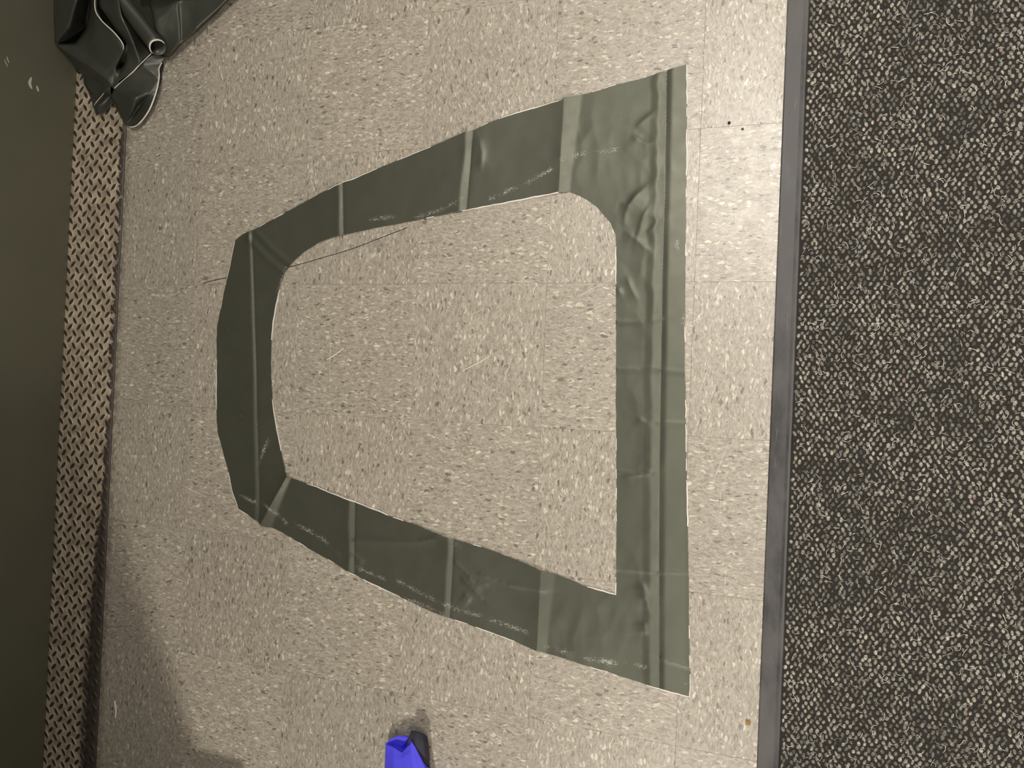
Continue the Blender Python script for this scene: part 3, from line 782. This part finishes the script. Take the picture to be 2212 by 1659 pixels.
# extra points exactly on the folds keep them crisp
extra = []
for line, *_ in STEP_FOLDS + RIDGE_FOLDS + [(LINE_RIGHT,)]:
    for a, b in zip(line[:-1], line[1:]):
        a, b = np.array(a), np.array(b)
        k = int(np.hypot(*(b - a)) / 0.004)
        nrm = np.array([-(b - a)[1], (b - a)[0]]) / np.hypot(*(b - a))
        for q in range(k):
            for off in (-0.0012, 0.0, 0.0012):
                extra.append(a + (b - a) * q / k + nrm * off)
E_ = np.array(extra)
E_ = E_[inside(E_, outer) & ~inside(E_, inner)]
A = np.concatenate([O, I, P, E_])
no, ni = len(O), len(I)
edges = [(i, (i + 1) % no) for i in range(no)] + [(no + i, no + (i + 1) % ni) for i in range(ni)]
vv, ee, ff, *_ = delaunay_2d_cdt([Vector((float(x), float(y))) for x, y in A], edges, [], 0, 1e-6)
V2 = np.array([(q.x, q.y) for q in vv])
F = np.array([t for t in ff if len(t) == 3])
cen = V2[F].mean(1)
F = F[inside(cen, outer) & ~inside(cen, inner)]
H = tarp_height(V2)
ORG = np.array([0.75, -0.55])
panel = empty('tarp_panel', (0.75, -0.55, 0))
tag(panel, 'olive green vinyl tarp panel cut as a hollow tapered frame lying flat on tiles', 'tarp')
sheet = mesh_obj('vinyl_sheet', np.column_stack([V2 - ORG, H]), F.tolist(), M_TARP, panel, True)
S = np.zeros(len(V2))
for line in SCUFFS:
    d, par = dist_line(V2, line)
    S = np.maximum(S, np.exp(-(d / 0.0075) ** 2) * (0.55 + 0.6 * vnoise(np.stack([par, par * 0], 1), 38, 4.4 + line[0][0])))
sa = sheet.data.attributes.new('scuff', 'FLOAT', 'POINT')
sa.data.foreach_set('value', S.astype(np.float32))


def edge_runs(ring, sign, thr, seed):
    """where the white core shows along the cut: ribbons with top lip and side"""
    R_ = np.array(ring)
    n = len(R_)
    z = tarp_height(R_)
    show = np.array([noise.noise((i * 0.045 + seed, seed, 0)) + 0.5 * noise.noise((i * 0.22, seed, 4)) for i in range(n)])
    runs, cur = [], []
    for i in range(n):
        if show[i] >= thr: cur.append(i)
        elif cur: runs.append(cur); cur = []
    if cur: runs.append(cur)
    for run in runs:
        if len(run) < 3: continue
        vs, fs = [], []
        for c, q in enumerate(run + [(run[-1] + 1) % n]):
            t = R_[(q + 1) % n] - R_[q - 1]
            t = t / (np.hypot(*t) + 1e-9)
            nr = np.array([-t[1], t[0]]) * sign
            w = 0.0006 + 0.0014 * max(0, min(1, (show[q] - thr) * 2.2))
            p = R_[q] - ORG
            vs.append((p[0] - nr[0] * 0.0006, p[1] - nr[1] * 0.0006, z[q] + 0.0003))
            vs.append((p[0] + nr[0] * w, p[1] + nr[1] * w, z[q] + 0.0001))
            vs.append((p[0] + nr[0] * w, p[1] + nr[1] * w, 0.0002))
            if c: 
                k = 3 * c
                fs += [(k - 3, k - 2, k + 1, k), (k - 2, k - 1, k + 2, k + 1)]
        mesh_obj('cut_edge', vs, fs, M_EDGE, panel)


def ring_sign(ring):
    a = sum(ring[i - 1][0] * ring[i][1] - ring[i][0] * ring[i - 1][1] for i in range(len(ring)))
    return -1 if a > 0 else 1


edge_runs(outer, ring_sign(outer), 0.02, 2.0)
edge_runs(inner, -ring_sign(inner), 0.12, 5.5)

# ------------------------------------------------------------------ crumpled tarp against the wall
B = BUNDLE
FACES = """a0 b0 b1 a1|a1 b1 c2 a2|b0 c0 c1 b1|b1 c1 c2|c0 d0 d1 c1|c1 d1 d2 c2|c2 d2 d3 d4|c2 d4 a2
d0 fz e0 d1|d1 e0 e1 d2|d2 e1 e2 d3|d3 e2 e3|fz fy f0 e0|e0 f0 f1 e1|e1 f1 f2 e2|e2 f2 f3 e3|e3 f3 f4 g1|f4 g0 g1
a2 d4 d3 e3|a2 e3 j1|e3 g1 j2 j1|g1 g0 j3 j2|a2 j1 m1 m0|j1 j2 m2 m1|j2 j3 m4 m2|m2 m4 m3
m3 m4 o1 n1|n1 o1 p2 p1|n1 p1 n2|p1 p2 q1|p1 q1 n3 n2|n3 q1 r1|q1 r2 r1|p2 o1 r2 q1|j3 o1 m4
s0 t0 t1 s1|s1 t1 s2|s2 t1 t2 s3|s3 t2 s4|s4 t2 t3 s5|s5 t3 x2 s6|t1 u1 u2 t2|t2 u2 u3 t3|f4 s4 s5 v0|g0 f4 v0|g0 v0 s5 s6|g0 s6 o1 j3|s6 x3 x4 o1
x0 y0 y1 x1|x1 y1 y2 y3|x1 y3 x2|x2 y3 k2 x3|x3 k2 k1 k0|x3 k0 x4|y3 y4 k2|k0 k1 h1 z1|x4 k0 z1|z1 h1 y9|k1 k2 h2 h1|h1 h2 h3 y9|k2 y4 y5 h2|h2 y5 y6 h3|h3 y6 y7 y8|h3 y8 y9
A0 A1 C1 B1|B1 C1 C0 B2|B2 C0 B3|B3 C0 B4|C1 D1 D0 C0|A1 A2 D1 C1|A2 A3 E0 D0|A2 D0 D1|A3 A4 E1 E0|B4 C0 G1 G0|C0 D0 E0 G2|C0 G2 G1|E0 E1 G3 G2|G0 G1 K1 K0|G1 G2 K2 K1
A1 X1 X2 A2|A2 X2 X3 A3|A3 X3 X4 A4|A0 X0 X1 A1
N3 N0 G0 K0|N0 N1 M0 G0|M0 N1 N2 B1|G0 M0 B3 B4|M0 B2 B3|M0 B1 B2"""
names = sorted(B)
idx = {k: i for i, k in enumerate(names)}
BO = Vector((-0.30, 0.33, 0))
bv = [Vector(B[k]) - BO for k in names]
bf = []
for q in FACES.replace('\n', '|').split('|'):
    bf.append([idx[k] for k in q.split()])
bundle = empty('crumpled_tarp', BO + Vector((0, 0, 0.003)))
tag(bundle, 'heap of crumpled dark green tarp with pale hems piled against the wall', 'tarp')
bm = bmesh.new()
BV = [bm.verts.new(q) for q in bv]
for q in bf:
    try: bm.faces.new([BV[i] for i in q])
    except ValueError: pass
bmesh.ops.recalc_face_normals(bm, faces=bm.faces)
cl = bm.edges.layers.float.new('crease_edge')
for e in bm.edges:
    e[cl] = 0.62
for q in bm.faces: q.smooth = True
me = bpy.data.meshes.new('folded_sheet')
bm.to_mesh(me); bm.free()
me.materials.append(M_TARP2)
fold = bpy.data.objects.new('folded_sheet', me)
COL.objects.link(fold)
fold.parent = bundle
md = fold.modifiers.new('soft', 'SUBSURF')
md.levels = md.render_levels = 3
md.boundary_smooth = 'PRESERVE_CORNERS'
for kind, size, amt in (('VORONOI', 0.075, 0.009), ('CLOUDS', 0.045, 0.006)):
    tx = bpy.data.textures.new('crumple', kind)
    tx.noise_scale = size
    md = fold.modifiers.new('crumple', 'DISPLACE')
    md.texture = tx
    md.texture_coords = 'LOCAL'
    md.direction = 'Z'
    md.mid_level = 0.50
    md.strength = amt
md = fold.modifiers.new('thick', 'SOLIDIFY')
md.thickness = 0.0010
md.offset = -1
# the layer that lies lowest
fp = [(x, y) for x, y in BUNDLE_FOOT]
n = len(fp)
bx, by = np.mean([q[0] for q in fp]), np.mean([q[1] for q in fp])
vs = [(bx + (x - bx) * .985 - BO.x, by + (y - by) * .985 - BO.y, 0.0072) for x, y in fp] + [(bx + (x - bx) * .985 - BO.x, by + (y - by) * .985 - BO.y, 0.0085) for x, y in fp]
fs = [tuple(range(n, 2 * n))] + [(i, (i + 1) % n, n + (i + 1) % n, n + i) for i in range(n)]
mesh_obj('under_layer', vs, fs, M_TARP2, bundle)
# the rolled tube with its open mouth
ax = smooth_line([Vector(q) - BO for q in ROLL_AXIS], 6)
NSEG = 22
vs, fs = [], []
RR = 0.0205
for k, q in enumerate(ax):
    t = (ax[min(k + 1, len(ax) - 1)] - ax[max(k - 1, 0)]).normalized()
    u = t.cross(Vector((0, 0, 1))).normalized()
    w = u.cross(t)
    for i in range(NSEG):
        a = 2 * math.pi * i / NSEG
        r = RR * (0.92 + 0.10 * math.cos(2 * a + 0.7)) * (0.86 + 0.14 * k / len(ax))
        cut = -0.010 * math.sin(a) if k == len(ax) - 1 else 0
        vs.append(q + u * math.cos(a) * r + w * math.sin(a) * r + t * cut)
for k in range(len(ax) - 1):
    for i in range(NSEG):
        fs.append((k * NSEG + i, k * NSEG + (i + 1) % NSEG, (k + 1) * NSEG + (i + 1) % NSEG, (k + 1) * NSEG + i))
roll = mesh_obj('rolled_fold', vs, fs, M_TARP2, bundle, True)
md = roll.modifiers.new('thick', 'SOLIDIFY'); md.thickness = 0.0012; md.offset = -1
mouth = [vs[(len(ax) - 1) * NSEG + i] for i in range(NSEG)]
rim = [q for i, q in enumerate(mouth) if mouth[i].z > ROLL_AXIS[-1][2] - 0.004]
st = [i for i in range(NSEG) if mouth[i].z > ROLL_AXIS[-1][2] - 0.006 and mouth[i - 1].z <= ROLL_AXIS[-1][2] - 0.006]
i = st[0]; rim = []
while mouth[i % NSEG].z > ROLL_AXIS[-1][2] - 0.006 and len(rim) < NSEG:
    rim.append(mouth[i % NSEG]); i += 1
nr = len(rim)
a, b = tube(rim, [0.0006 + 0.0017 * math.sin(math.pi * (k + .5) / nr) ** .6 for k in range(nr)], 7)
mesh_obj('hem_edge', a, b, M_EDGE, roll, True)
for seq, rad in (('fy f0 f1 f2 f3 f4', 0.0016), ('x0 x1 x2 x3 x4', 0.0014), ('y1 y2 y3 y4 y5 y6 y7 y8', 0.0019), ('n2 p1 p2', 0.0008)):
    pts = smooth_line([Vector(B[k]) - BO + Vector((0, 0, 0.0022)) for k in seq.split()], 6)
    n = len(pts)
    a, b = tube(pts, [rad * (0.55 + 0.45 * math.sin(math.pi * (k + 1) / (n + 1)) + 0.2 * noise.noise((k * .4, rad * 900, 0))) for k in range(n)], 6)
    mesh_obj('hem_edge', a, b, M_EDGE, bundle, True)

# ------------------------------------------------------------------ blue cloth at the edge
cloth = empty('blue_cloth', (0.64, -1.38, 0))
tag(cloth, 'bright blue fabric pouch with gaping mouth and dark grey flap on the tiles', 'cloth')
M_BLUE = mat_simple('blue_fabric', lin(80, 74, 226), 0.7, 0.35, 0, 0.10, 60, 0.3)
M_NAVY = mat_simple('charcoal_fabric', lin(50, 48, 58), 0.75, 0.3, 0, 0.10, 60, 0.3)
CO = Vector((0.64, -1.38, 0))


def tin(name, faces, mat, crease):
    nm = sorted({k for q in faces.replace('\n', '|').split('|') for k in q.split()})
    ix = {k: i for i, k in enumerate(nm)}
    bm = bmesh.new()
    bvs = [bm.verts.new(Vector(CLOTH[k]) - CO) for k in nm]
    for q in faces.replace('\n', '|').split('|'):
        bm.faces.new([bvs[ix[k]] for k in q.split()])
    bmesh.ops.recalc_face_normals(bm, faces=bm.faces)
    lay = bm.edges.layers.float.new('crease_edge')
    for e in bm.edges: e[lay] = crease
    for q in bm.faces: q.smooth = True
    me = bpy.data.meshes.new(name); bm.to_mesh(me); bm.free()
    me.materials.append(mat)
    o = bpy.data.objects.new(name, me); COL.objects.link(o); o.parent = cloth
    md = o.modifiers.new('soft', 'SUBSURF'); md.levels = md.render_levels = 3
    md.boundary_smooth = 'PRESERVE_CORNERS'
    md = o.modifiers.new('thick', 'SOLIDIFY'); md.thickness = 0.0014; md.offset = -1
    return o


tin('pouch', """Z0 L0 B0|L0 B0 B1 I0|B1 B2 I1 I0|B2 I2 I1|L0 I0 R0|I0 I1 R1 R0|I1 I2 R2 R1|I2 B2 R3 R2
L0 R0 S0 L1|R0 R1 S1 S0|R1 R2 R3 S2|R1 S2 S1|R3 T1 S2|S0 S1 U1 U0|L1 S0 U0 L2|S1 S2 U2 U1|S2 T1 T2 U2|L2 U0 V0 L3|U0 U1 V1 V0|U1 U2 V2 V1|U2 T2 T3 V2
Z0 L0 L1 Z1|Z1 L1 L2 Z2|Z2 L2 L3 Z3|L3 V0 Z4 Z3|V0 V1 Z5 Z4|V1 V2 Z6 Z5|V2 T3 Z7 Z6|T2 T3 Z7 Z8|Z0 B0 Y0|B0 B1 Y1 Y0|B1 B2 Y2 Y1""", M_BLUE, 0.55)
tag(tin('flap', """F0 F1 F5 F4|F1 F2 F6 F5|F2 F3 F7 F6|F4 F5 F9 F8|F5 F6 F10 F9|F6 F7 F11 F10|F8 F9 F13 F12|F9 F10 F14 F13|F10 F11 F15 F14
F0 F1 W1 W0|F1 F2 W2 W1|F2 F3 W3 W2|F3 F7 W4 W3|F7 F11 W5 W4|F11 F15 W6 W5""", M_NAVY, 0.45), 'dark grey flap')

# ------------------------------------------------------------------ litter on the floor
pts = smooth_line([(x, y, 0.0007) for x, y in THREAD], 8)
a, b = tube(pts, 0.00065, 5)
tag(mesh_obj('thread', a, b, M_DARK), 'long thin black thread running under the tarp panel on the tiles', 'thread')
labels = ['white plastic sliver near the tread plate', 'short white sliver inside the tarp frame beside a dark thread end',
          'slim white sliver in the middle of the tarp frame opening', 'thin pale sliver between the tread plate and the tarp panel', 'tiny white sliver just outside the slanted tarp edge']
for line, lb, r in zip(BITS, labels, (0.0023, 0.0012, 0.0010, 0.0008, 0.0012)):
    pts = smooth_line([(x, y, r * 0.9) for x, y in line], 4)
    n = len(pts)
    a, b = tube(pts, [r * (0.5 + 0.5 * math.sin(math.pi * (k + 1) / (n + 1))) for k in range(n)], 5)
    tag(mesh_obj('plastic_sliver', a, b, M_WHITE), lb, 'sliver', 'white slivers on the floor')


def pebble(name, loc, r, mat, label, cat, seed):
    bm = bmesh.new()
    bmesh.ops.create_icosphere(bm, subdivisions=2, radius=r)
    for q in bm.verts:
        q.co *= 1 + 0.35 * noise.noise(q.co * (1.3 / r) + Vector((seed, 0, 0)))
        q.co.z = q.co.z * 0.5
    mz = min(q.co.z for q in bm.verts)
    for q in bm.verts: q.co.z -= mz
    me = bpy.data.meshes.new(name); bm.to_mesh(me); bm.free()
    me.materials.append(mat)
    o = bpy.data.objects.new(name, me); COL.objects.link(o); o.location = (loc[0], loc[1], 0)
    return tag(o, label, cat)


pebble('grit', P_grit1, 0.0030, M_DARK, 'dark speck of grit near the rubber edging', 'grit', 1.0)
pebble('grit', P_grit2, 0.0024, M_SUB, 'smaller brown speck of grit closer to the rubber edging', 'grit', 2.0)
pebble('crumb', P_crumb, 0.0050, mat_simple('rust_crumb', lin(150, 112, 62), 0.8, 0.3, 0, 0.2, 300), 'rust coloured crumb on the tiles by the rubber edging', 'crumb', 3.0)
N = 16
ring_pts = [(0.0032 * math.cos(2 * math.pi * k / N), 0.0032 * math.sin(2 * math.pi * k / N), 0.0009) for k in range(N)]
a, b = tube(ring_pts, 0.0009, 6, True)
o = tag(mesh_obj('small_ring', a, b, mat_simple('cream_plastic', lin(214, 200, 150), 0.5), None, True), 'tiny cream plastic ring on the tiles above the tarp panel', 'ring')
o.location = (P_ring[0], P_ring[1], 0)
